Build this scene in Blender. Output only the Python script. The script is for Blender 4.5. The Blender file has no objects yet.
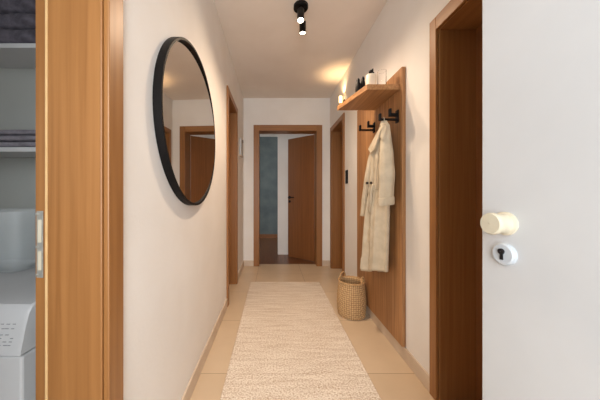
import bpy, bmesh, math, random
from mathutils import Vector, Matrix
random.seed(4)
sc = bpy.context.scene
COL = sc.collection
PI = math.pi

# ------------------------------------------------------------------ camera
EYE = 1.06
cam_d = bpy.data.cameras.new('camera'); cam = bpy.data.objects.new('camera', cam_d); COL.objects.link(cam)
cam.location = (0, 0, EYE); cam.rotation_euler = (PI/2, 0, 0)
cam_d.sensor_width = 36; cam_d.lens = 14.4
cam_d.shift_x = 27/600; cam_d.shift_y = -5/600
cam_d.clip_start = 0.02
sc.camera = cam
# ------------------------------------------------------------------ world, light, exposure
w = bpy.data.worlds.new('daylight'); sc.world = w; w.use_nodes = True
w.node_tree.nodes['Background'].inputs[0].default_value = (0.86, 0.93, 1.0, 1)
w.node_tree.nodes['Background'].inputs[1].default_value = 1.6
vs = sc.view_settings
vs.view_transform = 'Standard'; vs.look = 'None'; vs.gamma = 1; vs.use_curve_mapping = False
vs.exposure = 0.5
def light(name, kind, loc, energy, color, rot=(0, 0, 0), parent=None, **kw):
    d = bpy.data.lights.new(name, kind); d.energy = energy; d.color = color
    for k, v in kw.items(): setattr(d, k, v)
    o = bpy.data.objects.new(name, d); COL.objects.link(o)
    o.rotation_euler = rot
    if parent: o.parent = parent; o.location = Vector(loc) - parent.location
    else: o.location = loc
    return o
# daylight of the stairwell, coming in through the open entrance door behind the camera
light('stairwell_daylight', 'AREA', (0.0, -0.95, 1.5), 29, (0.93, 0.97, 1.0), rot=(PI/2, 0, 0), shape='RECTANGLE', size=0.85, size_y=1.7)
# daylight of the utility room's window
light('utility_window_daylight', 'AREA', (-2.15, 0.1, 1.5), 2.3, (0.93, 0.96, 1.0), rot=(0, -PI/2, 0), shape='RECTANGLE', size=0.9, size_y=0.8)
# dim daylight in the room beyond the hall
light('far_room_daylight', 'AREA', (-1.5, 4.9, 1.5), 4, (0.85, 0.93, 1.0), rot=(0, -PI/2, 0), shape='RECTANGLE', size=1.0, size_y=1.0)

# ------------------------------------------------------------------ materials
def lin(c):
    return tuple(((v/255)/12.92 if v/255 <= .04045 else ((v/255+.055)/1.055)**2.4) for v in c) + (1,)
def newmat(name, col, rough=.5, metal=0):
    m = bpy.data.materials.new(name); m.use_nodes = True
    b = m.node_tree.nodes['Principled BSDF']
    b.inputs['Base Color'].default_value = lin(col)
    b.inputs['Roughness'].default_value = rough; b.inputs['Metallic'].default_value = metal
    if max(col) < 40: b.inputs['Specular IOR Level'].default_value = .18
    return m, m.node_tree, b
def noise_mat(name, c1, c2, scale=(1, 1, 1), nscale=5, detail=4, rough=.6, bump=0, bdist=.002, metal=0, lo=.35, hi=.65, bscale=None):
    m, t, b = newmat(name, c1, rough, metal)
    N = t.nodes; L = t.links
    tc = N.new('ShaderNodeTexCoord'); mp = N.new('ShaderNodeMapping'); mp.inputs['Scale'].default_value = scale
    L.new(tc.outputs['Object'], mp.inputs[0])
    n = N.new('ShaderNodeTexNoise'); n.inputs['Scale'].default_value = nscale; n.inputs['Detail'].default_value = detail
    L.new(mp.outputs[0], n.inputs['Vector'])
    r = N.new('ShaderNodeValToRGB'); r.color_ramp.elements[0].position = lo; r.color_ramp.elements[1].position = hi
    r.color_ramp.elements[0].color = lin(c1); r.color_ramp.elements[1].color = lin(c2)
    L.new(n.outputs['Fac'], r.inputs[0]); L.new(r.outputs[0], b.inputs['Base Color'])
    if bump:
        src = n
        if bscale:
            src = N.new('ShaderNodeTexNoise'); src.inputs['Scale'].default_value = bscale; src.inputs['Detail'].default_value = 3
            L.new(mp.outputs[0], src.inputs['Vector'])
        bp = N.new('ShaderNodeBump'); bp.inputs['Strength'].default_value = bump; bp.inputs['Distance'].default_value = bdist
        L.new(src.outputs['Fac'], bp.inputs['Height']); L.new(bp.outputs[0], b.inputs['Normal'])
    return m
def wood(name, c1, c2, axis='z', rough=.42, fine=1.0):
    s = {'z': (70*fine, 70*fine, 1.6), 'x': (1.6, 70*fine, 70*fine), 'y': (70*fine, 1.6, 70*fine)}[axis]
    m, t, b = newmat(name, c1, rough)
    N = t.nodes; L = t.links
    tc = N.new('ShaderNodeTexCoord'); mp = N.new('ShaderNodeMapping'); mp.inputs['Scale'].default_value = s
    L.new(tc.outputs['Object'], mp.inputs[0])
    n = N.new('ShaderNodeTexNoise'); n.inputs['Scale'].default_value = 1.0; n.inputs['Detail'].default_value = 5; n.inputs['Distortion'].default_value = .4
    L.new(mp.outputs[0], n.inputs['Vector'])
    mp2 = N.new('ShaderNodeMapping'); mp2.inputs['Scale'].default_value = tuple(v*.13 if v > 5 else v*.4 for v in s)
    L.new(tc.outputs['Object'], mp2.inputs[0])
    n2 = N.new('ShaderNodeTexNoise'); n2.inputs['Scale'].default_value = 1.0; n2.inputs['Detail'].default_value = 3
    L.new(mp2.outputs[0], n2.inputs['Vector'])
    mx = N.new('ShaderNodeMath'); mx.operation = 'MULTIPLY_ADD'; mx.inputs[1].default_value = .75
    ml = N.new('ShaderNodeMath'); ml.operation = 'MULTIPLY'; ml.inputs[1].default_value = .25
    L.new(n2.outputs['Fac'], ml.inputs[0]); L.new(n.outputs['Fac'], mx.inputs[0]); L.new(ml.outputs[0], mx.inputs[2])
    r = N.new('ShaderNodeValToRGB'); r.color_ramp.elements[0].position = .36; r.color_ramp.elements[1].position = .64
    r.color_ramp.elements[0].color = lin(c1); r.color_ramp.elements[1].color = lin(c2)
    L.new(mx.outputs[0], r.inputs[0]); L.new(r.outputs[0], b.inputs['Base Color'])
    bp = N.new('ShaderNodeBump'); bp.inputs['Strength'].default_value = .15; bp.inputs['Distance'].default_value = .0006
    L.new(n.outputs['Fac'], bp.inputs['Height']); L.new(bp.outputs[0], b.inputs['Normal'])
    return m

M = {}
M['wall'] = noise_mat('plaster_wall', (233, 228, 222), (238, 234, 229), nscale=3, rough=.85, bump=.35, bdist=.002, bscale=70)
M['ceiling'] = noise_mat('plaster_ceiling', (231, 220, 208), (236, 226, 215), nscale=3, rough=.9, bump=.3, bdist=.002, bscale=60)
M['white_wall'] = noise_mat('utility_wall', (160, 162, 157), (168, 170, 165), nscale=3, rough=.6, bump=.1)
M['teal_wall'] = noise_mat('blotchy_teal_wall', (88, 96, 96), (112, 118, 115), nscale=3.5, rough=.9, lo=.3, hi=.7)
WC = ((142, 94, 50), (160, 110, 62))
M['wood_z'] = wood('beech_veneer_upright', *WC)
M['wood_x'] = wood('beech_veneer_across', *WC, axis='x')
M['wood_y'] = wood('beech_veneer_lengthwise', *WC, axis='y')
DC = ((124, 76, 38), (142, 90, 48))
M['leaf'] = wood('beech_door_leaf', *DC)
OC = ((146, 100, 60), (184, 136, 90))
M['oak_z'] = wood('oak_panel', *OC, rough=.5)
M['oak_y'] = wood('oak_shelf', *OC, axis='y', rough=.5)
M['dark_floor'] = wood('dark_plank_floor', (96, 58, 34), (128, 82, 50), axis='y', rough=.35)
M['black'] = noise_mat('black_powder_coat', (16, 15, 15), (24, 22, 21), nscale=80, rough=.38)
M['frame_black'] = noise_mat('mirror_frame_black', (12, 9, 8), (17, 13, 12), nscale=60, rough=.55)
M['white_plastic'] = noise_mat('white_plastic', (186, 187, 188), (192, 193, 194), nscale=6, rough=.5)
M['door_white'] = noise_mat('white_door_paint', (197, 198, 199), (203, 204, 205), nscale=4, rough=.75, bump=.2, bdist=.001, bscale=30)
M['knob'] = noise_mat('cream_knob_plastic', (200, 191, 168), (206, 198, 178), nscale=8, rough=.6)
M['steel'] = noise_mat('brushed_steel', (164, 162, 154), (182, 180, 172), nscale=50, rough=.35, metal=.4)
M['rosette'] = noise_mat('pale_rosette', (184, 190, 196), (190, 196, 202), nscale=6, rough=.6)
M['seal'] = noise_mat('tan_rubber_seal', (206, 166, 112), (214, 176, 124), nscale=20, rough=.7)
M['grey_mark'] = newmat('grey_print', (120, 122, 126), .6)[0]
M['dark'] = newmat('dark_slot', (30, 28, 30), .6)[0]
M['coat'] = noise_mat('beige_coat_cotton', (192, 177, 152), (208, 193, 168), nscale=14, rough=.9, bump=.3, bdist=.001, bscale=350)
M['button'] = newmat('dark_horn_button', (44, 30, 22), .3)[0]
M['towel_dark'] = noise_mat('charcoal_terry', (62, 58, 66), (96, 92, 102), nscale=24, rough=1, bump=.8, bdist=.003, bscale=180)
M['towel_grey'] = noise_mat('grey_terry', (104, 100, 108), (136, 132, 140), nscale=24, rough=1, bump=.8, bdist=.003, bscale=180)
M['cream_wax'] = noise_mat('cream_ceramic', (226, 208, 184), (234, 218, 196), nscale=20, rough=.5)
M['skirt'] = noise_mat('beige_skirting_tile', (202, 182, 160), (216, 198, 178), nscale=6, rough=.4)
M['basket_rim'] = noise_mat('seagrass_cord', (176, 136, 90), (200, 162, 114), nscale=60, rough=.8, bump=.4, bdist=.001)
def weave_mat():
    m, t, b = newmat('seagrass_weave', (190, 150, 102), .85); N, L = t.nodes, t.links
    tc = N.new('ShaderNodeTexCoord'); sp = N.new('ShaderNodeSeparateXYZ'); L.new(tc.outputs['Object'], sp.inputs[0])
    def mth(op, a, b_=None):
        n = N.new('ShaderNodeMath'); n.operation = op
        for i, v in enumerate((a, b_)):
            if v is None: continue
            if isinstance(v, (int, float)): n.inputs[i].default_value = v
            else: L.new(v, n.inputs[i])
        return n.outputs[0]
    an = mth('ARCTAN2', sp.outputs['Y'], sp.outputs['X'])
    p_ = mth('MULTIPLY', mth('SINE', mth('MULTIPLY', an, 20.0)), mth('SINE', mth('MULTIPLY', sp.outputs['Z'], PI/.0167)))
    n = N.new('ShaderNodeTexNoise'); n.inputs['Scale'].default_value = 90; L.new(tc.outputs['Object'], n.inputs[0])
    v = mth('ADD', mth('MULTIPLY', mth('ABSOLUTE', p_), .7), mth('MULTIPLY', n.outputs['Fac'], .5))
    r = N.new('ShaderNodeValToRGB'); r.color_ramp.elements[0].position = .15; r.color_ramp.elements[1].position = .75
    r.color_ramp.elements[0].color = lin((132, 94, 54)); r.color_ramp.elements[1].color = lin((214, 178, 130))
    L.new(v, r.inputs[0]); L.new(r.outputs[0], b.inputs['Base Color'])
    return m
M['basket'] = weave_mat()

def glass(name, col=(1, 1, 1, 1), rough=0.02, alpha=.25):
    m, t, b = newmat(name, (235, 238, 240), rough)
    b.inputs['Transmission Weight'].default_value = 1.0; b.inputs['IOR'].default_value = 1.2
    b.inputs['Base Color'].default_value = col
    return m
M['glass'] = glass('clear_glass')
M['acrylic'] = glass('clear_acrylic', (.93, .95, .96, 1), .12)
m, t, b = newmat('clear_acrylic_sheet', (225, 232, 234), .08); b.inputs['Alpha'].default_value = .24; M['acrylic'] = m
m, t, b = newmat('mirror_glass', (238, 234, 228), .0, 1.0); M['mirror'] = m
def emit(name, col, s):
    m, t, b = newmat(name, col); b.inputs['Emission Color'].default_value = lin(col); b.inputs['Emission Strength'].default_value = s
    return m
M['lens'] = emit('spot_lens_glow', (255, 240, 215), 12)
M['lamp_glow'] = emit('lamp_tube_glow', (255, 215, 150), 4)
# floor tiles
m, t, b = newmat('floor_tiles', (214, 186, 152), .34); N, L = t.nodes, t.links
tc = N.new('ShaderNodeTexCoord'); mp = N.new('ShaderNodeMapping'); mp.inputs['Location'].default_value = (.21, -1.425+.6*3, 0)
L.new(tc.outputs['Object'], mp.inputs[0])
br = N.new('ShaderNodeTexBrick'); br.offset = 0; br.inputs['Scale'].default_value = 1
br.inputs['Brick Width'].default_value = .6; br.inputs['Row Height'].default_value = .6; br.inputs['Mortar Size'].default_value = .0022; br.inputs['Mortar Smooth'].default_value = .3
br.inputs['Color1'].default_value = lin((216, 192, 162)); br.inputs['Color2'].default_value = lin((210, 185, 154)); br.inputs['Mortar'].default_value = lin((158, 132, 104))
L.new(mp.outputs[0], br.inputs[0])
n = N.new('ShaderNodeTexNoise'); n.inputs['Scale'].default_value = 5; n.inputs['Detail'].default_value = 5; L.new(mp.outputs[0], n.inputs[0])
r = N.new('ShaderNodeValToRGB'); r.color_ramp.elements[0].color = (.88, .87, .85, 1); r.color_ramp.elements[1].color = (1.05, 1.05, 1.05, 1)
L.new(n.outputs['Fac'], r.inputs[0])
mx = N.new('ShaderNodeMix'); mx.data_type = 'RGBA'; mx.blend_type = 'MULTIPLY'; mx.inputs[0].default_value = 1
L.new(br.outputs['Color'], mx.inputs[6]); L.new(r.outputs[0], mx.inputs[7]); L.new(mx.outputs[2], b.inputs['Base Color'])
bp = N.new('ShaderNodeBump'); bp.inputs['Strength'].default_value = .4; bp.inputs['Distance'].default_value = .001; bp.invert = True
L.new(br.outputs['Fac'], bp.inputs['Height']); L.new(bp.outputs[0], b.inputs['Normal'])
M['tiles'] = m
# rug
m, t, b = newmat('woven_rug', (220, 198, 168), 1.0); N, L = t.nodes, t.links
tc = N.new('ShaderNodeTexCoord')
mp = N.new('ShaderNodeMapping'); mp.inputs['Scale'].default_value = (105, 125, 1); L.new(tc.outputs['Object'], mp.inputs[0])
n = N.new('ShaderNodeTexNoise'); n.inputs['Scale'].default_value = 1; n.inputs['Detail'].default_value = 2; L.new(mp.outputs[0], n.inputs[0])
mp2 = N.new('ShaderNodeMapping'); mp2.inputs['Scale'].default_value = (4, 40, 1); L.new(tc.outputs['Object'], mp2.inputs[0])
n2 = N.new('ShaderNodeTexNoise'); n2.inputs['Scale'].default_value = 1; n2.inputs['Detail'].default_value = 3; L.new(mp2.outputs[0], n2.inputs[0])
ad = N.new('ShaderNodeMath'); ad.operation = 'MULTIPLY_ADD'; ad.inputs[1].default_value = .72
m2 = N.new('ShaderNodeMath'); m2.operation = 'MULTIPLY'; m2.inputs[1].default_value = .28
L.new(n2.outputs['Fac'], m2.inputs[0]); L.new(n.outputs['Fac'], ad.inputs[0]); L.new(m2.outputs[0], ad.inputs[2])
r = N.new('ShaderNodeValToRGB'); r.color_ramp.elements[0].position = .38; r.color_ramp.elements[1].position = .58
r.color_ramp.elements[0].color = lin((196, 172, 146)); r.color_ramp.elements[1].color = lin((242, 230, 214))
L.new(ad.outputs[0], r.inputs[0]); L.new(r.outputs[0], b.inputs['Base Color'])
bp = N.new('ShaderNodeBump'); bp.inputs['Strength'].default_value = .9; bp.inputs['Distance'].default_value = .006
L.new(n.outputs['Fac'], bp.inputs['Height']); L.new(bp.outputs[0], b.inputs['Normal'])
M['rug'] = m

# ------------------------------------------------------------------ helpers
class MB:
    def __init__(s): s.bm = bmesh.new()
    def box(s, x0, x1, y0, y1, z0, z1, bev=0, rot=None, piv=None, seg=2):
        r = bmesh.ops.create_cube(s.bm, size=1)
        vs_ = r['verts']
        c = Vector(((x0+x1)/2, (y0+y1)/2, (z0+z1)/2)); sz = Vector((abs(x1-x0), abs(y1-y0), abs(z1-z0)))
        for v in vs_: v.co = Vector((v.co.x*sz.x, v.co.y*sz.y, v.co.z*sz.z)) + c
        if bev:
            es = list({e for v in vs_ for e in v.link_edges})
            rr = bmesh.ops.bevel(s.bm, geom=es, offset=bev, segments=seg, affect='EDGES', profile=.5)
            vs_ = list({v for f in rr['faces'] for v in f.verts} | {v for v in vs_ if v.is_valid})
        if rot is not None:
            p = Vector(piv) if piv else c
            for v in vs_: v.co = rot @ (v.co - p) + p
        return s
    def loft(s, rings, cap=True, closed=True):
        prev = None; all_ = []
        for rg in rings:
            cur = [s.bm.verts.new(p) for p in rg]; all_.append(cur)
            if prev:
                n = len(cur)
                for i in range(n if closed else n-1):
                    j = (i+1) % n
                    s.bm.faces.new((prev[i], prev[j], cur[j], cur[i]))
            prev = cur
        if cap and closed:
            s.bm.faces.new(list(reversed(all_[0]))); s.bm.faces.new(all_[-1])
        return s
    def lathe(s, prof, c=(0, 0, 0), ax=(0, 0, 1), seg=32, cap=True):
        a = Vector(ax).normalized(); q = a.to_track_quat('Z', 'Y')
        rings = [[Vector(c) + q @ Vector((r*math.cos(2*PI*i/seg), r*math.sin(2*PI*i/seg), h)) for i in range(seg)] for r, h in prof]
        return s.loft(rings, cap)
    def tube(s, pts, rad, seg=10, closed=False):
        pts = [Vector(p) for p in pts]; n = len(pts)
        rr = rad if isinstance(rad, (list, tuple)) else [rad]*n
        up = Vector((0.123, .31, .94)); rings = []
        for i, p in enumerate(pts):
            d = (pts[(i+1) % n] - pts[i-1]) if closed else (pts[min(i+1, n-1)] - pts[max(i-1, 0)])
            d.normalize(); x = up - d*up.dot(d)
            if x.length < 1e-4: x = Vector((1, 0, 0))
            x.normalize(); y = d.cross(x); up = x
            rings.append([p + x*math.cos(2*PI*k/seg)*rr[i] + y*math.sin(2*PI*k/seg)*rr[i] for k in range(seg)])
        if closed: rings.append(rings[0])
        s.loft(rings, cap=not closed)
        if closed: bmesh.ops.remove_doubles(s.bm, verts=s.bm.verts, dist=1e-6)
        return s
    def build(s, name, mat, parent=None, smooth=False, loc=None, mods=None):
        bmesh.ops.recalc_face_normals(s.bm, faces=s.bm.faces)
        wp = Vector((0, 0, 0)); p = parent
        while p: wp += p.location; p = p.parent
        org = wp if parent else (Vector(loc) if loc is not None else Vector((0, 0, 0)))
        if org.length: bmesh.ops.translate(s.bm, verts=s.bm.verts, vec=-org)
        me = bpy.data.meshes.new(name); s.bm.to_mesh(me); s.bm.free()
        me.materials.append(M[mat] if isinstance(mat, str) else mat)
        if smooth:
            for f in me.polygons: f.use_smooth = True
        o = bpy.data.objects.new(name, me); COL.objects.link(o)
        if parent: o.parent = parent
        else: o.location = org
        if smooth == 'auto':
            md = o.modifiers.new('edge', 'EDGE_SPLIT'); md.split_angle = math.radians(35)
        return o
def tag(o, label=None, cat=None, group=None, kind=None):
    if label: o['label'] = label
    if cat: o['category'] = cat
    if group: o['group'] = group
    if kind: o['kind'] = kind
    return o
def empty(name, loc, label=None, cat=None, group=None, kind=None):
    o = bpy.data.objects.new(name, None); COL.objects.link(o); o.location = loc; o.empty_display_size = .05
    return tag(o, label, cat, group, kind)
def struct(mb, name, mat, label, cat):
    return tag(mb.build(name, mat), label, cat, kind='structure')

# ------------------------------------------------------------------ key dimensions
XL, XR, YB, ZC = -.44, .85, 3.58, 2.505      # corridor faces
TL, TR, TB = .187, .24, .20                   # wall thicknesses
YF = -.36                                    # entrance wall face
LIN = .02
# openings: (y0, y1, ztop) clear size inside the lining
D_LN = (-.20, .618, 2.0)
D_LF = (2.33, 2.845, 2.03)
D_RN = (.40, 1.228, 1.905)
D_RF = (2.905, 3.45, 1.97)
D_B = (-.209, .652, 2.02)                    # x0, x1
def wall_yz(x0, x1, ya, yb, ops, z1):        # wall running along y with door openings
    mb = MB(); y = ya
    for (a, b, zt) in sorted(ops):
        mb.box(x0, x1, y, a-LIN, 0, z1); mb.box(x0, x1, a-LIN, b+LIN, zt+LIN, z1); y = b+LIN
    mb.box(x0, x1, y, yb, 0, z1); return mb
struct(MB().box(-2.4, 1.9, -1.3, YB+.1, -.1, 0), 'floor', 'tiles', 'large beige floor tiles of the corridor', 'floor')
struct(MB().box(-2.4, 1.9, -1.3, YB+TB, ZC, ZC+.12), 'ceiling', 'ceiling', 'pale plastered corridor ceiling', 'ceiling')
struct(wall_yz(XL-TL, XL, YF, YB, [D_LN, D_LF], ZC), 'wall_left', 'wall', 'pale plaster wall on the mirror side of the corridor', 'wall')
struct(wall_yz(XR, XR+TR, YF, YB, [D_RN, D_RF], ZC), 'wall_right', 'wall', 'pale plaster wall behind the coat panel', 'wall')
mb = MB(); mb.box(-1.2, D_B[0]-LIN, YB, YB+TB, 0, ZC); mb.box(D_B[0]-LIN, D_B[1]+LIN, YB, YB+TB, D_B[2]+LIN, ZC); mb.box(D_B[1]+LIN, 1.9, YB, YB+TB, 0, ZC)
struct(mb, 'wall_back', 'wall', 'pale end wall around the half open brown door', 'wall')
mb = MB(); mb.box(XL-TL, -.45, YF-.2, YF, 0, ZC); mb.box(-.45, .47, YF-.2, YF, 2.08, ZC); mb.box(.47, XR+TR, YF-.2, YF, 0, ZC)
struct(mb, 'wall_front', 'wall', 'wall around the entrance behind the camera', 'wall')

# skirting tiles
def skirt(name, segs, label):
    mb = MB()
    for s_ in segs: mb.box(*s_, bev=.002)
    struct(mb, name, 'skirt', label, 'skirting')
SH = .085; ST = .011
CW = .066
skirt('baseboard_left', [(XL, XL+ST, D_LN[1]+CW+.001, D_LF[0]-CW-.001, 0, SH), (XL, XL+ST, D_LF[1]+CW+.001, YB, 0, SH)], 'beige tile skirting below the round mirror')
skirt('baseboard_right', [(XR-ST, XR, D_RN[1]+.052, D_RF[0]-CW-.001, 0, SH)], 'beige tile skirting under the coat panel')
skirt('baseboard_back', [(XL+ST, D_B[0]-.081, YB-ST, YB, 0, SH), (D_B[1]+.081, XR, YB-ST, YB, 0, SH)], 'beige tile skirting of the end wall')

# ------------------------------------------------------------------ door frames
def frame_side(name, label, xf, t, op, cw, sgn, cwt=None, rebate=True):
    """frame in a wall along y; xf wall face, sgn -1: wall goes to -x (left wall), +1: to +x"""
    y0, y1, zt = op; cwt = cwt or cw
    e = empty(name, (xf, (y0+y1)/2, 0), label, 'door', kind='structure')
    f0, f1 = sorted((xf, xf - sgn*.015))
    mb = MB(); g = -.004
    mb.box(f0, f1, y0-cw, y0+g, 0, zt+cwt, .003); mb.box(f0, f1, y1-g, y1+cw, 0, zt+cwt, .003)
    mb.build('casing', 'wood_z', e)
    MB().box(f0, f1, y0+g, y1-g, zt-g, zt+cwt, .003).build('head_casing', 'wood_y', e)
    a0, a1 = sorted((xf+sgn*.001, xf + sgn*(t-.046))); r0, r1 = sorted((xf + sgn*(t-.046), xf+sgn*t))
    mb = MB()
    mb.box(a0, a1, y0-LIN+.001, y0, 0, zt+LIN-.001, .0025); mb.box(a0, a1, y1, y1+LIN-.001, 0, zt+LIN-.001, .0025)
    mb.box(r0, r1, y0-LIN+.001, y0-LIN+.004, 0, zt); mb.box(r0, r1, y1+LIN-.004, y1+LIN-.001, 0, zt)
    mb.build('jamb', 'wood_z', e)
    MB().box(a0, a1, y0+.0005, y1-.0005, zt, zt+LIN-.001).build('head_jamb', 'wood_y', e)
    q0, q1 = sorted((xf + sgn*(t-.0462), xf + sgn*(t-.040)))
    mb = MB(); mb.box(q0, q1, y0-.009, y0+.0012, 0, zt, .0015); mb.box(q0, q1, y1-.0012, y1+.009, 0, zt, .0015); mb.build('door_seal', 'seal', e)
    return e
def lever(parent, x, y, z, d, out, mat='black'):
    """lever handle; out = unit vector off the leaf, d = unit vector the lever points along"""
    o = Vector(out); dd = Vector(d); p = Vector((x, y, z))
    mb = MB(); mb.lathe([(.001, 0), (.025, 0), (.025, .008), (.001, .008)], p, o, 20, cap=False)
    pts = [p + o*.006, p + o*.045, p + o*.052 + dd*.008, p + o*.052 + dd*.12]
    mb.tube(pts, .0085, 10)
    q = p - Vector((0, 0, .07)); mb.lathe([(.001, 0), (.022, 0), (.022, .007), (.001, .007)], q, o, 20, cap=False)
    return mb.build('handle', mat, parent, smooth='auto')

# door_1: utility room doorway, left and very near
e1 = frame_side('door_1', 'beech doorway to the utility room with a steel strike plate in its jamb', XL, TL, D_LN, CW, -1)
mb = MB(); mb.box(-.6225, -.6055, D_LN[1]+.0132, D_LN[1]+.0155, .842, 1.018, .0008)
sp = mb.build('strike_plate', 'steel', e1)
MB().box(-.6175, -.6085, D_LN[1]+.0118, D_LN[1]+.0135, .935, .995).build('latch_slot', 'knob', sp)
MB().box(-.6175, -.6085, D_LN[1]+.0118, D_LN[1]+.0135, .862, .912).build('bolt_slot', 'knob', sp)
for zz in (1.010, .923, .850):
    MB().lathe([(.0001, 0), (.004, 0), (.003, .002), (.0001, .003)], (-.6205, D_LN[1]+.0132, zz), (0, -1, 0), 12, cap=False).build('screw', 'steel', sp)
# door_2: far left
e2 = frame_side('door_2', 'narrow beech doorway on the mirror wall near the corridor end', XL, TL, D_LF, CW, -1)
lf = MB().box(XL-TL+.012, XL-TL+.052, D_LF[0]-.012, D_LF[1]+.012, .002, D_LF[2]+.016, .002).build('door_leaf', 'leaf', e2)
lever(lf, XL-TL+.052, D_LF[0]+.07, 1.03, (0, 1, 0), (1, 0, 0))
# door_3: near right
e3 = frame_side('door_3', 'closed brown door set deep in its frame behind the white entrance door', XR, TR, D_RN, .055, 1, cwt=.072)
lf = MB().box(XR+TR-.052, XR+TR-.012, D_RN[0]-.012, D_RN[1]+.012, .002, D_RN[2]+.016, .002).build('door_leaf', 'leaf', e3)
lever(lf, XR+TR-.052, D_RN[0]+.09, 1.03, (0, 1, 0), (-1, 0, 0))
# door_4: far right
e4 = frame_side('door_4', 'closed brown door between the coat panel and the end wall', XR, TR, D_RF, CW, 1)
lf = MB().box(XR+TR-.052, XR+TR-.012, D_RF[0]-.012, D_RF[1]+.012, .002, D_RF[2]+.016, .002).build('door_leaf', 'leaf', e4)
lever(lf, XR+TR-.052, D_RF[0]+.07, 1.03, (0, 1, 0), (-1, 0, 0))
# door_5: end of the corridor, leaf ajar
x0, x1, zt = D_B
e5 = empty('door_5', ((x0+x1)/2, YB, 0), 'half open brown door in a beech frame at the corridor end', 'door', kind='structure')
mb = MB(); mb.box(x0-.08, x0+.004, YB-.015, YB, 0, zt+.082, .003); mb.box(x1-.004, x1+.08, YB-.015, YB, 0, zt+.082, .003)
mb.build('casing', 'wood_z', e5)
MB().box(x0+.004, x1-.004, YB-.015, YB, zt-.004, zt+.082, .003).build('head_casing', 'wood_x', e5)
mb = MB(); mb.box(x0-LIN+.001, x0, YB+.001, YB+TB, 0, zt); mb.box(x1, x1+LIN-.001, YB+.001, YB+TB, 0, zt); mb.build('jamb', 'wood_z', e5)
MB().box(x0-LIN+.001, x1+LIN-.001, YB+.001, YB+TB, zt, zt+LIN-.001).build('head_jamb', 'wood_x', e5)
hx, hy = x1-.002, YB+TB+.005; fx, fy = .258, 4.115
ang = math.atan2(fy-hy, fx-hx); ln = math.hypot(fx-hx, fy-hy); R = Matrix.Rotation(ang, 3, 'Z')
lf = MB().box(hx, hx+ln, hy-.04, hy, .008, zt-.006, .002, rot=R, piv=(hx, hy, 0)).build('door_leaf', 'leaf', e5)
u = Vector((math.cos(ang), math.sin(ang), 0)); nrm = Vector((-u.y, u.x, 0))
if nrm.y > 0: nrm = -nrm
p = Vector((hx, hy, 0)) + u*(ln-.035) + nrm*(.0 if (R @ Vector((0, -.04, 0))).dot(nrm) < 0 else .04)
lever(lf, p.x, p.y, 1.02, -u, nrm)
# door_6: white entrance door, swung open beside the camera
ex, ey, th = .506, .582, math.radians(5)
u = Vector((math.sin(th), -math.cos(th), 0))           # from free edge to hinge
LW = .93
e6 = empty('door_6', (ex+u.x*LW, ey+u.y*LW, 0), 'white entrance door standing open with a cream round knob', 'door', kind='structure')
R = Matrix.Rotation(math.atan2(u.y, u.x), 3, 'Z')
# local x runs free edge -> hinge; body lies on +normal side away from camera
side = R @ Vector((0, 1, 0)); sg = 1 if side.x > 0 else -1
MB().box(ex, ex+LW, ey, ey+sg*.045, .006, 2.04, .003, rot=R, piv=(ex, ey, 0)).build('door_leaf', 'door_white', e6)
out = -side*sg; kp = Vector((ex, ey, 0)) + u*.056
kz = EYE - 28.5*kp.y/240; cz = EYE - 59*kp.y/240
MB().lathe([(.0005, 0), (.0255, 0), (.0255, .004), (.021, .007), (.0205, .014), (.0215, .024), (.0235, .030), (.0235, .036), (.0215, .0395), (.0005, .0405)], kp+Vector((0, 0, kz)), out, 36, cap=False).build('knob', 'knob', e6, smooth='auto')
rp = kp+Vector((0, 0, cz))
ros = MB().lathe([(.0005, 0), (.0235, 0), (.0235, .007), (.0205, .010), (.0005, .0105)], rp, out, 36, cap=False).build('keyhole_rosette', 'rosette', e6, smooth='auto')
kc = MB(); kc.lathe([(.0005, 0), (.0062, 0), (.0062, .004), (.0005, .004)], rp+out*.0100+Vector((0, 0, .006)), out, 18, cap=False)
a = rp+out*.0100
kc.box(a.x-.002, a.x+.002, a.y-.0032, a.y+.0032, a.z-.012, a.z+.003)
kc.build('lock_cylinder', 'dark', ros)

# ------------------------------------------------------------------ rooms beyond
mb = MB(); mb.box(-1.9, -1.8, YB+TB, 6.0, 0, ZC); mb.box(-1.8, 2.0, 5.95, 6.05, 0, ZC)
struct(mb, 'wall_far_room', 'teal_wall', 'dark blotchy blue wall seen through the far door', 'wall')
mb = MB(); mb.box(.085, 2.0, 4.27, 4.37, 0, ZC)
struct(mb, 'wall_far_room_partition', 'wall', 'pale wall strip beside the half open brown door', 'wall')
struct(MB().box(-1.9, 2.0, YB+.1, 6.05, -.1, 0), 'floor_far_room', 'dark_floor', 'dark wooden floor of the far room', 'floor')
struct(MB().box(-1.9, 2.0, YB+TB, 6.05, ZC, ZC+.12), 'ceiling_far_room', 'ceiling', 'ceiling of the far room', 'ceiling')
mb = MB(); mb.box(-1.8, 2.0, 5.932, 5.95, 0, .09, .002)
struct(mb, 'baseboard_far_room', 'leaf', 'brown skirting under the blue wall', 'skirting')
# utility room
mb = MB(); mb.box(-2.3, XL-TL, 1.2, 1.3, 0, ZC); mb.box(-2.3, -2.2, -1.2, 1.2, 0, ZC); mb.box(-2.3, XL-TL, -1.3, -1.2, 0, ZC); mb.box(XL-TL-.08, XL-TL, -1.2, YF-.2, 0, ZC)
struct(mb, 'wall_utility_room', 'white_wall', 'pale wall of the utility room behind the shelves', 'wall')
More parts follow.
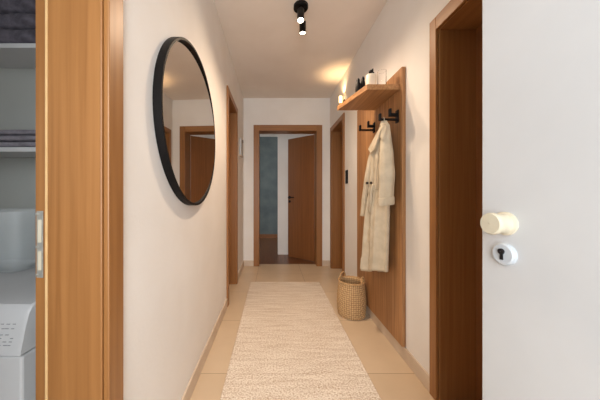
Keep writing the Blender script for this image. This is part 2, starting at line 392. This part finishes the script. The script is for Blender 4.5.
# stairwell side walls
# ------------------------------------------------------------------ utility contents
for nm, zt_, lb in (('a', 1.712, 'white wall shelf carrying the dark towels'), ('b', 1.266, 'white wall shelf carrying the thin grey towels')):
    e = empty('wall_shelf', (-1.3, 1.2, zt_-.022), lb, 'shelf', 'white utility room shelves')
    MB().box(-1.95, -.70, 1.03, 1.199, zt_-.02, zt_, .002).build('board', 'white_plastic', e)
    for bx_ in (-1.75, -.9):
        MB().box(bx_-.01, bx_+.01, 1.06, 1.199, zt_-.034, zt_-.0195, .002).build('bracket', 'white_plastic', e)
def towel(x0, x1, y0, y1, z0, h, mat, label, group):
    mb = MB(); n = 26; k = 18
    rings = []
    for i in range(n+1):
        x = x0 + (x1-x0)*i/n; rg = []
        w1 = .004*math.sin(i*1.1+z0*40); e_ = min(1, .75+min(i, n-i)*.12)
        for j in range(k):
            a = 2*PI*j/k; cx = math.cos(a); sx = math.sin(a)
            px = abs(cx)**.35*(1 if cx > 0 else -1); pz = abs(sx)**.6*(1 if sx > 0 else -1)
            rg.append(Vector((x, (y0+y1)/2 + px*(y1-y0)/2 + w1*.4*(px < 0), z0 + h/2 + pz*h/2*e_ + (.002*math.sin(i*.9+j) if pz > .5 else 0)*0)))
        rings.append(rg)
    mb.loft(rings)
    # folded front: a crease line
    o = mb.build('folded_towel', mat, None, smooth=True, loc=((x0+x1)/2, (y0+y1)/2, z0))
    tag(o, label, 'towel', group)
tz = 1.7125
for k, (h, lb) in enumerate(((.075, 'charcoal folded towel, lowest on the upper shelf'), (.07, 'charcoal folded towel, second up on the upper shelf'), (.075, 'charcoal folded towel, third up on the upper shelf'), (.07, 'charcoal folded towel, topmost on the upper shelf'))):
    towel(-1.6, -.93+.004*k, 1.035+.003*(k % 2), 1.19, tz, h, 'towel_dark', lb, 'towels on the upper shelf'); tz += h+.0005
tz = 1.2665
for k, (h, lb) in enumerate(((.028, 'thin grey folded towel, lowest on the lower shelf'), (.028, 'thin grey folded towel, middle of the three on the lower shelf'), (.026, 'thin grey folded towel, topmost on the lower shelf'))):
    towel(-1.6, -.95+.006*k, 1.038+.004*k, 1.19, tz, h, 'towel_grey', lb, 'towels on the lower shelf'); tz += h+.0005
# washing machine
e = empty('washing_machine', (-1.0, .93, 0), 'white washing machine under the utility shelves', 'washing machine')
mx0, mx1, my0, my1 = -1.31, -.712, .68, 1.185
MB().box(mx0, mx1, my0, my1, .012, .602, .006).build('body', 'white_plastic', e)
mb = MB()
prof = [(my0-.004, .607), (my0+.012, .69), (my0+.022, .722), (my0+.032, .736), (my0+.05, .742), (my1, .742), (my1, .607)]
rings = []
for x, s_ in ((mx0, .0), (mx0+.006, .003), (mx1-.012, .003), (mx1-.004, .0), (mx1, -.006)):
    rings.append([Vector((x, y, z+min(0, s_)*(1 if z > .65 else 0))) for y, z in prof])
mb.loft(rings); tp = mb.build('control_panel', 'white_plastic', e, smooth='auto')
nrm = Vector((0, -.083, .016)).normalized()
def onpanel(x, z, w_, h_, mat, nm, par, t=.0012):
    f = (z-.607)/.083; y = my0-.004 + f*.016
    MB().box(x-w_/2, x+w_/2, y-t, y+t*.4, z-h_/2, z+h_/2, rot=Matrix.Rotation(-.19, 3, 'X'), piv=(x, y, z)).build(nm, mat, par)
k = 0
for zz in (.688, .676, .660, .651, .642, .633):
    for xx in (-.745, -.760, -.775, -.790):
        if (k*7) % 5 != 1: onpanel(xx-.002*(k % 3), zz, .008+.002*(k % 2), .0015, 'grey_mark', 'printed_mark', tp)
        k += 1
fr = MB(); fr.lathe([(.15, 0), (.165, 0), (.168, .012), (.155, .02), (.145, .012)], (-1.01, my0, .32), (0, -1, 0), 40, cap=False).build('door_ring', 'steel', e, smooth='auto')
MB().lathe([(.0005, .008), (.08, .012), (.14, .006), (.145, 0)], (-1.01, my0, .32), (0, -1, 0), 40, cap=False).build('door_glass', 'dark', e, smooth=True)
# clear storage box on the machine
cx0, cx1, cy0, cy1, cz0, cz1 = -1.34, -1.0, .93, 1.13, .7425, .995
def rrect(x0, x1, y0, y1, z, r, n=6):
    pts = []
    for (cx, cy, a0) in ((x1-r, y1-r, 0), (x0+r, y1-r, PI/2), (x0+r, y0+r, PI), (x1-r, y0+r, 1.5*PI)):
        for i in range(n+1):
            a = a0+PI/2*i/n; pts.append(Vector((cx+r*math.cos(a), cy+r*math.sin(a), z)))
    return pts
mb = MB(); t_ = .003
def rr(z, ins): return rrect(cx0+ins, cx1-ins, cy0+ins, cy1-ins, z, .03)
mb.loft([rr(cz0, .045), rr(cz0+.006, .03), rr(cz0+.03, .02), rr(cz1-.012, 0), rr(cz1-.010, -.004), rr(cz1, -.004), rr(cz1, t_), rr(cz0+.03, .02+t_), rr(cz0+.006+t_, .045)])
o = mb.build('clear_box', 'acrylic', None, smooth='auto', loc=((cx0+cx1)/2, (cy0+cy1)/2, cz0))
tag(o, 'clear plastic storage box standing on the washing machine', 'storage box')

# ------------------------------------------------------------------ mirror
mbase = Vector((XL+.001, 1.285, 1.415)); Rm = .411; W = .0125; mc = mbase
e = empty('round_mirror', mbase, 'large round mirror in a thin black frame on the wall', 'mirror')
MB().lathe([(Rm-W, .0), (Rm, .0), (Rm, .0305), (Rm-.0015, .032), (Rm-W+.0015, .032), (Rm-W, .0305), (Rm-W, .0)], mbase, (1, 0, 0), 128, cap=False).build('frame', 'frame_black', e, smooth='auto')
tilt = math.radians(1.95); ma = Vector((math.cos(tilt), -math.sin(tilt), 0))   # the pane hangs slightly askew in its rim
MB().lathe([(.0005, 0), (Rm-W+.0003, 0), (Rm-W+.0003, .002), (.0005, .002)], mbase+Vector((.0155, 0, 0)), ma, 128, cap=False).build('mirror_glass', 'mirror', e)

# intercom box on left wall
e = empty('wall_intercom', (XL, 3.2, 1.57), 'small white box with a dark tip on the wall near the end corner', 'intercom')
MB().box(XL+.0005, XL+.028, 3.12, 3.30, 1.585, 1.80, .006).build('housing', 'white_plastic', e)
MB().box(XL+.028, XL+.036, 3.24, 3.27, 1.765, 1.805, .003).build('hook', 'button', e)
MB().box(XL+.0005, XL+.034, 3.12, 3.30, 1.572, 1.585, .003).build('lower_lip', 'skirt', e)

# ------------------------------------------------------------------ rug
mb = MB(); X0, X1, Y0, Y1 = -.268, .552, .55, 2.89
n = 60; rings = []
for i in range(n+1):
    y = Y0+(Y1-Y0)*i/n; wv = .0022*math.sin(i*.9)+.0012*math.sin(i*2.3)
    a, b_ = X0+wv, X1+.002*math.sin(i*.7+1)
    rings.append([Vector((a, y, .0005)), Vector((a, y, .007)), Vector((a+.004, y, .0105)), Vector(((a+b_)/2, y, .0105)), Vector((b_-.004, y, .0105)), Vector((b_, y, .007)), Vector((b_, y, .0005))])
mb.loft(rings)
rug = mb.build('runner_rug', 'rug', None, loc=((X0+X1)/2, (Y0+Y1)/2, 0)); tag(rug, 'long cream woven runner rug lying along the corridor floor', 'rug')
mb = MB()
for (a, b_) in ((X0-.004, X0+.004), (X1-.004, X1+.004)): mb.tube([((a+b_)/2, Y0+(Y1-Y0)*i/40, .0075) for i in range(41)], .0045, 8)
for y in (Y0, Y1): mb.tube([(X0+(X1-X0)*i/20, y, .0075) for i in range(21)], .0045, 8)
mb.build('bound_edge', 'rug', rug, smooth=True)

# ------------------------------------------------------------------ coat panel and shelf
PX = .825; PY0, PY1, PZ0, PZ1 = 1.535, 2.357, .088, 1.882
e = empty('coat_rack_panel', (XR, (PY0+PY1)/2, PZ0), 'tall oak wall panel with a top shelf and black hooks', 'coat rack')
MB().box(PX, XR-.0005, PY0, PY1, PZ0, PZ1, .0015).build('panel', 'oak_z', e)
SZ = 1.78; TH = .034
mb = MB()
sh = [(PX-.0005, 1.56), (.611, 1.56), (.520, 1.945), (PX-.0005, 1.945)]
mb.loft([[Vector((x, y, SZ-TH)) for x, y in sh], [Vector((x, y, SZ)) for x, y in sh]])
shelf = mb.build('shelf', 'oak_y', e)
def make_hook(y, z):          # double coat hook: short upper prong, long lower arm
    mb = MB()
    mb.box(PX-.008, PX-.0002, y-.017, y+.017, z-.022, z+.060, .002)
    mb.box(PX-.054, PX-.006, y-.012, y+.012, z+.020, z+.040, .003)
    mb.box(PX-.058, PX-.044, y-.012, y+.012, z+.020, z+.071, .004)
    mb.box(PX-.120, PX-.006, y-.009, y+.009, z-.008, z+.006, .003)
    mb.box(PX-.124, PX-.110, y-.012, y+.012, z-.008, z+.038, .004)
    return mb.build('coat_hook', 'black', e)
make_hook(1.588, 1.560); make_hook(1.95, 1.588)

# ------------------------------------------------------------------ shelf items
def on_shelf(o, lb, c, g=None): return tag(o, lb, c, g)
e = empty('ceramic_jar', (.665, 1.63, SZ), 'cream ceramic jar with a black bird-shaped lid knob', 'jar')
MB().lathe([(.0005, .0005), (.03, .0005), (.034, .006), (.034, .085), (.032, .092), (.028, .094), (.0005, .094)], (.665, 1.63, SZ), seg=36, cap=False).build('body', 'cream_wax', e, smooth='auto')
mb = MB(); mb.lathe([(.0005, .094), (.012, .094), (.011, .100), (.005, .104), (.0005, .104)], (.665, 1.63, SZ), seg=16, cap=False)
mb.tube([(.650, 1.625, SZ+.108), (.658, 1.625, SZ+.112), (.668, 1.628, SZ+.118), (.676, 1.63, SZ+.128), (.679, 1.63, SZ+.138)], [.004, .012, .012, .007, .003], 12)
mb.tube([(.676, 1.63, SZ+.112), (.688, 1.632, SZ+.110)], [.008, .003], 8)
mb.build('lid_knob', 'black', e, smooth=True)
g = MB().lathe([(.0005, .0005), (.026, .0005), (.028, .004), (.028, .115), (.026, .115), (.0255, .008), (.0005, .007)], (.735, 1.62, SZ), seg=36, cap=False).build('glass_tumbler', 'glass', None, smooth='auto')
tag(g, 'clear straight glass beside the cream jar on the shelf', 'glass')
def figure(x, y, h, lb):
    mb = MB(); b0 = Vector((x, y, SZ))
    mb.lathe([(.0005, .0005), (.018, .0005), (.0205, .01), (.0205, .05), (.016, h*.66), (.011, h*.78), (.012, h*.86), (.007, h*.95), (.0006, h)], b0, seg=20, cap=False)
    o = mb.build('black_figurine', 'black', None, smooth=True, loc=b0); tag(o, lb, 'figurine', 'black figurines on the shelf')
figure(.652, 1.74, .14, 'slim black figurine nearer the cream jar')
figure(.618, 1.74, .128, 'slim black figurine nearer the shelf front edge')

# ------------------------------------------------------------------ wall uplight above far right door
LX, LY, LZ = XR-.045, 2.86, 2.13
e = empty('wall_uplight', (XR, LY, LZ), 'small glowing wall lamp above the far brown door', 'lamp')
MB().box(XR-.012, XR-.0005, LY-.03, LY+.03, LZ, LZ+.06, .002).build('backplate', 'black', e)
MB().lathe([(.0005, 0), (.022, 0), (.022, .02), (.0005, .02)], (LX, LY, LZ), seg=24, cap=False).build('cup', 'black', e, smooth='auto')
MB().lathe([(.018, .02), (.018, .105), (.016, .105), (.016, .022)], (LX, LY, LZ), seg=24, cap=False).build('glass_shade', 'lamp_glow', e, smooth='auto')
MB().box(LX, XR-.01, LY-.005, LY+.005, LZ+.004, LZ+.014).build('arm', 'black', e)
l = light('uplight', 'SPOT', (LX-.005, LY, LZ+.12), 3.2, (1.0, .66, .34), rot=(PI, 0, 0), parent=e, spot_size=math.radians(120), spot_blend=.8, shadow_soft_size=.015)

# light switch
e = empty('light_switch', (XR, 2.70, 1.2), 'dark double light switch between coat panel and far door', 'light switch')
MB().box(XR-.010, XR-.0005, 2.715, 2.785, 1.19, 1.345, .002).build('cover', 'dark', e)
for z0 in (1.197, 1.270): MB().box(XR-.0135, XR-.009, 2.722, 2.778, z0, z0+.068, .0015).build('rocker', 'dark', e)

# ------------------------------------------------------------------ ceiling spotlight
CX = .212
e = empty('ceiling_spotlight', (CX, 1.83, ZC), 'black ceiling lamp with two lit spotlight heads', 'ceiling lamp')
MB().lathe([(.0005, 0), (.055, 0), (.055, -.022), (.052, -.025), (.0005, -.025)], (CX, 1.83, ZC-.0005), seg=40, cap=False).build('canopy', 'black', e, smooth='auto')
for (tx, ty, tz_, bx2, by2, bz2) in ((.208, 1.80, 2.448, .204, 1.775, 2.350), (.238, 1.928, 2.452, .240, 1.936, 2.365)):
    a = Vector((tx, ty, tz_)); b2 = Vector((bx2, by2, bz2)); d = (b2-a); ln_ = d.length; d.normalize()
    h = MB().lathe([(.0005, 0), (.024, 0), (.026, .003), (.026, ln_), (.0225, ln_), (.0225, ln_-.008)], a, d, 28, cap=False).build('spot_head', 'black', e, smooth='auto')
    MB().lathe([(.0005, ln_-.009), (.0222, ln_-.009), (.0222, ln_-.004), (.0005, ln_-.003)], a, d, 24, cap=False).build('lens', 'lens', h)
    MB().tube([(CX+(tx-CX)*.5, 1.83+(ty-1.83)*.6, ZC-.02), a + d*.03], .006, 8).build('swivel_arm', 'black', h)
    q = d.to_track_quat('-Z', 'Y').to_euler()
    l = light('spot_light', 'SPOT', b2 + d*.01, 29, (1.0, .76, .54), rot=q, parent=e, spot_size=math.radians(150), spot_blend=1.0, shadow_soft_size=.022)

# ------------------------------------------------------------------ coat
def Y_of(px, X): return 240*X/(px-273)
def Z_of(y, d): return EYE-(y-195)*d/240
e = empty('trench_coat', (.77, 1.76, 1.57), 'beige trench coat hanging from a black hook on the oak panel', 'coat')
def interp(rows, y):
    for a, b_ in zip(rows, rows[1:]):
        if a[0] <= y <= b_[0]:
            t = (y-a[0])/(b_[0]-a[0]); t = t*t*(3-2*t)*.4+t*.6
            return [a[i]+(b_[i]-a[i])*t for i in range(len(a))]
    return rows[-1]
# drop, y_near, y_far, thickness, x centre
rows = [(0, 1.568, 1.612, .028, .737), (.04, 1.552, 1.66, .05, .746), (.13, 1.56, 1.77, .08, .757), (.22, 1.57, 1.81, .09, .763), (.32, 1.58, 1.825, .092, .764),
        (.43, 1.60, 1.85, .086, .765), (.46, 1.605, 1.86, .08, .766), (.51, 1.60, 1.89, .088, .765), (.66, 1.60, 1.945, .092, .765), (.90, 1.61, 1.985, .094, .764), (1.09, 1.62, 2.02, .096, .764)]
TOPZ = 1.548
def coat_ring(h, inset=0):
    _, yn, yf, th_, xc = interp(rows, h); n_ = 96; rg = []
    fa = .25+.75*min(1, max(0, (h-.1)/.6))
    for i in range(n_):
        a = 2*PI*i/n_; c, s_ = math.cos(a), math.sin(a)
        yy = (yn+yf)/2 - (abs(c)**.85*(1 if c > 0 else -1))*((yf-yn)/2-inset)
        tt = (yy-yn)/(yf-yn)
        front = s_ < 0
        xo = abs(s_)**.75*(th_/2-inset)
        fold = (math.sin(tt*15+h*.7)*.019 + math.sin(tt*27-h*.9+1)*.009 + .006*math.sin(tt*44+h))*fa*abs(s_)**.6
        rg.append(Vector((xc + (-xo + fold if front else xo*.9), yy, TOPZ-h*(.93+.10*tt)+.006*math.sin(tt*9)*(h > 1))))
    return rg
hs = [i*1.085/60 for i in range(61)]
mb = MB(); mb.loft([coat_ring(h) for h in hs] + [coat_ring(1.083, .004), coat_ring(1.0, .006)]); mb.build('body', 'coat', e, smooth=True)
def PP(px, y, X): d = 240*X/(px-273); return (X, d, EYE-(y-195)*d/240)
def sleeve(pts, rx, ry, nm, ph=0):
    mb = MB(); rings = []; n_ = 36; m_ = 54; P = [Vector(p) for p in pts]
    for k in range(m_+1):
        f = k/m_*(len(P)-1); i = min(int(f), len(P)-2); t = f-i
        p0 = P[max(i-1, 0)]; p1 = P[i]; p2 = P[i+1]; p3 = P[min(i+2, len(P)-1)]
        p = .5*((2*p1)+(p2-p0)*t+(2*p0-5*p1+4*p2-p3)*t*t+(3*p1-p0-3*p2+p3)*t**3)
        a_ = rx[i]+(rx[i+1]-rx[i])*t; b_ = ry[i]+(ry[i+1]-ry[i])*t
        rg = []
        for j in range(n_):
            a = 2*PI*j/n_; w_ = 1+.05*math.sin(4*a+k*.035+ph)*min(1, k/12)+.03*math.sin(7*a-k*.05)*min(1, k/12)+.018*math.sin(k*.42+math.sin(a+ph)*2)
            rg.append(p+Vector((a_*math.cos(a)*w_, b_*math.sin(a)*w_, 0)))
        rings.append(rg)
    last = rings[-1]; c = sum(last, Vector())/n_
    rings.append([c+(q_-c)*.92 for q_ in last]); rings.append([c+(q_-c)*.85+Vector((0, 0, .03)) for q_ in last])
    mb.loft(rings); return mb.build(nm, 'coat', e, smooth=True)
s1 = sleeve([PP(385, 128, .742), PP(386, 136, .745), PP(386.5, 152, .742), PP(387, 172, .738), PP(386.5, 188, .736), PP(386, 202, .734)],
       [.014, .032, .042, .047, .045, .042], [.014, .028, .038, .043, .040, .037], 'sleeve')
b0 = Vector(PP(386, 202, .734)); mb = MB(); rings = []
def cr(f, g_, dz, sl=0): return [Vector((b0.x+f*math.cos(2*PI*j/32), b0.y+g_*math.sin(2*PI*j/32), b0.z+dz+sl*math.cos(2*PI*j/32))) for j in range(32)]
mb.loft([cr(.043, .039, -.018, .006), cr(.0495, .045, -.020, .006), cr(.0515, .047, -.010, .006), cr(.0515, .047, .022, .006), cr(.0495, .045, .030, .006), cr(.042, .038, .031, .006)])
mb.build('cuff', 'coat', s1, smooth='auto')
s2 = sleeve([PP(377, 140, .735), PP(371, 158, .728), PP(367.5, 181, .722), PP(365, 198, .725), PP(363.2, 216, .728)],
       [.014, .018, .024, .022, .022], [.014, .026, .034, .030, .030], 'sleeve', 2)
mb = MB()
def flap(pts, th_=.011):
    P = [Vector(p) for p in pts]; n_ = len(P); c = sum(P, Vector())/n_
    o_ = Vector((-th_, -th_*.4, 0))
    mb.loft([P, [p+o_*.7 for p in P], [c+(p-c)*.93+o_ for p in P]])
flap([PP(383.5, 124.5, .722), PP(379, 131, .715), PP(374, 140, .708), PP(369, 149.5, .704), PP(371.5, 153.5, .704), PP(375.5, 150, .704), PP(378.5, 141, .704), PP(381.5, 131, .708), PP(384, 127, .72)])
mb.build('lapel', 'coat', e)
mb = MB(); flap([PP(381, 124, .722), PP(383.5, 123, .722), PP(386.5, 123.5, .73), PP(388, 127, .74), PP(387, 134, .735), PP(383.5, 141, .715), PP(381, 137, .712), PP(382.5, 129, .716)]); mb.build('collar', 'coat', e)
MB().tube([(PX-.096, 1.588-.015, 1.540), (PX-.096, 1.588-.015, 1.565), (PX-.096, 1.588-.012, 1.5695), (PX-.096, 1.588+.012, 1.5695), (PX-.096, 1.588+.015, 1.565), (PX-.096, 1.588+.015, 1.540)], .0022, 8).build('hanging_loop', 'coat', e, smooth=True)
# front edge running down to the hem
mb = MB(); rings = []
for k in range(41):
    h = .20+.87*k/40; rg = coat_ring(h); j = int(72+ (8 if False else 4)-8*min(1, k/40)); q_ = rg[j % 96]; q2 = rg[(j+4) % 96]
    o_ = Vector((-.004, 0, 0)); rings.append([q_+Vector((.002, 0, 0)), q_+o_, (q_+q2)/2+o_*1.2, q2+o_, q2+Vector((.002, 0, 0))])
mb.loft(rings); mb.build('front_placket', 'coat', e, smooth='auto')
# belt
mb = MB(); rings = []
for (h, ex_) in ((.432, 0), (.434, .006), (.470, .006), (.472, 0)): rings.append(coat_ring(h, -ex_-.001))
mb.loft(rings, cap=False); bl = mb.build('belt', 'coat', e, smooth='auto')
mb = MB(); mb.tube([PP(373, 184, .700), PP(371.5, 190, .696), PP(371, 200, .700), PP(370, 212, .702)], [.006, .009, .009, .011], 8); mb.build('belt_tail', 'coat', bl, smooth=True)
for px in (367.3, 371.3):
    MB().lathe([(.0005, 0), (.010, 0), (.010, .004), (.008, .006), (.0005, .004)], PP(px, 183, .696), (-.7, -.7, 0), 20, cap=False).build('button', 'button', e, smooth=True)

# ------------------------------------------------------------------ basket
bc = Vector((.6965, 2.132, 0)); BH = .30
e = empty('woven_basket', bc, 'woven seagrass basket with two loop handles beside the oak panel', 'basket')
mb = MB(); rings = []; NR, NS = 72, 160
def brad(t): return .112+.012*math.sin(PI*min(1, t*1.15))**.7*1.0-.004*t
for k in range(NR+1):
    t = k/NR; r0 = brad(t)
    if k == 0: r0 -= .006
    row = k//4; rg = []
    for j in range(NS):
        a = 2*PI*j/NS
        wv = .0040*math.sin(a*20+PI*(row % 2))*math.sin(PI*(k % 4)/4) - (.0015 if k % 4 == 0 else 0)
        rg.append(bc+Vector(((r0+wv)*math.cos(a), (r0+wv)*math.sin(a), .001+t*BH)))
    rings.append(rg)
inner = []
for k in range(14):
    t = 1-k/13*.95; r0 = brad(t)-.008
    inner.append([bc+Vector((r0*math.cos(2*PI*j/NS), r0*math.sin(2*PI*j/NS), .001+t*BH)) for j in range(NS)])
mb.loft(rings+inner); mb.build('body', 'basket', e, smooth=True)
mb = MB(); r0 = brad(1)
mb.tube([bc+Vector((r0*math.cos(2*PI*j/72), r0*math.sin(2*PI*j/72), BH+.001)) for j in range(72)], [.0068+.0012*math.sin(j*PI*.5) for j in range(72)], 10, closed=True)
mb.build('rim', 'basket_rim', e, smooth=True)
for a0 in (math.radians(122), math.radians(-40)):
    ct = Vector((math.cos(a0), math.sin(a0), 0)); tg = Vector((-ct.y, ct.x, 0))
    P = []
    for i in range(25):
        a = -.15*PI + 1.3*PI*i/24
        P.append(bc+ct*(r0-.006)+tg*(.034*math.cos(a))+Vector((0, 0, BH+.012+.038*math.sin(a)))-ct*.006*math.sin(a))
    MB().tube(P, [.0058+.0009*math.sin(i*1.6) for i in range(25)], 10).build('handle', 'basket_rim', e, smooth=True)
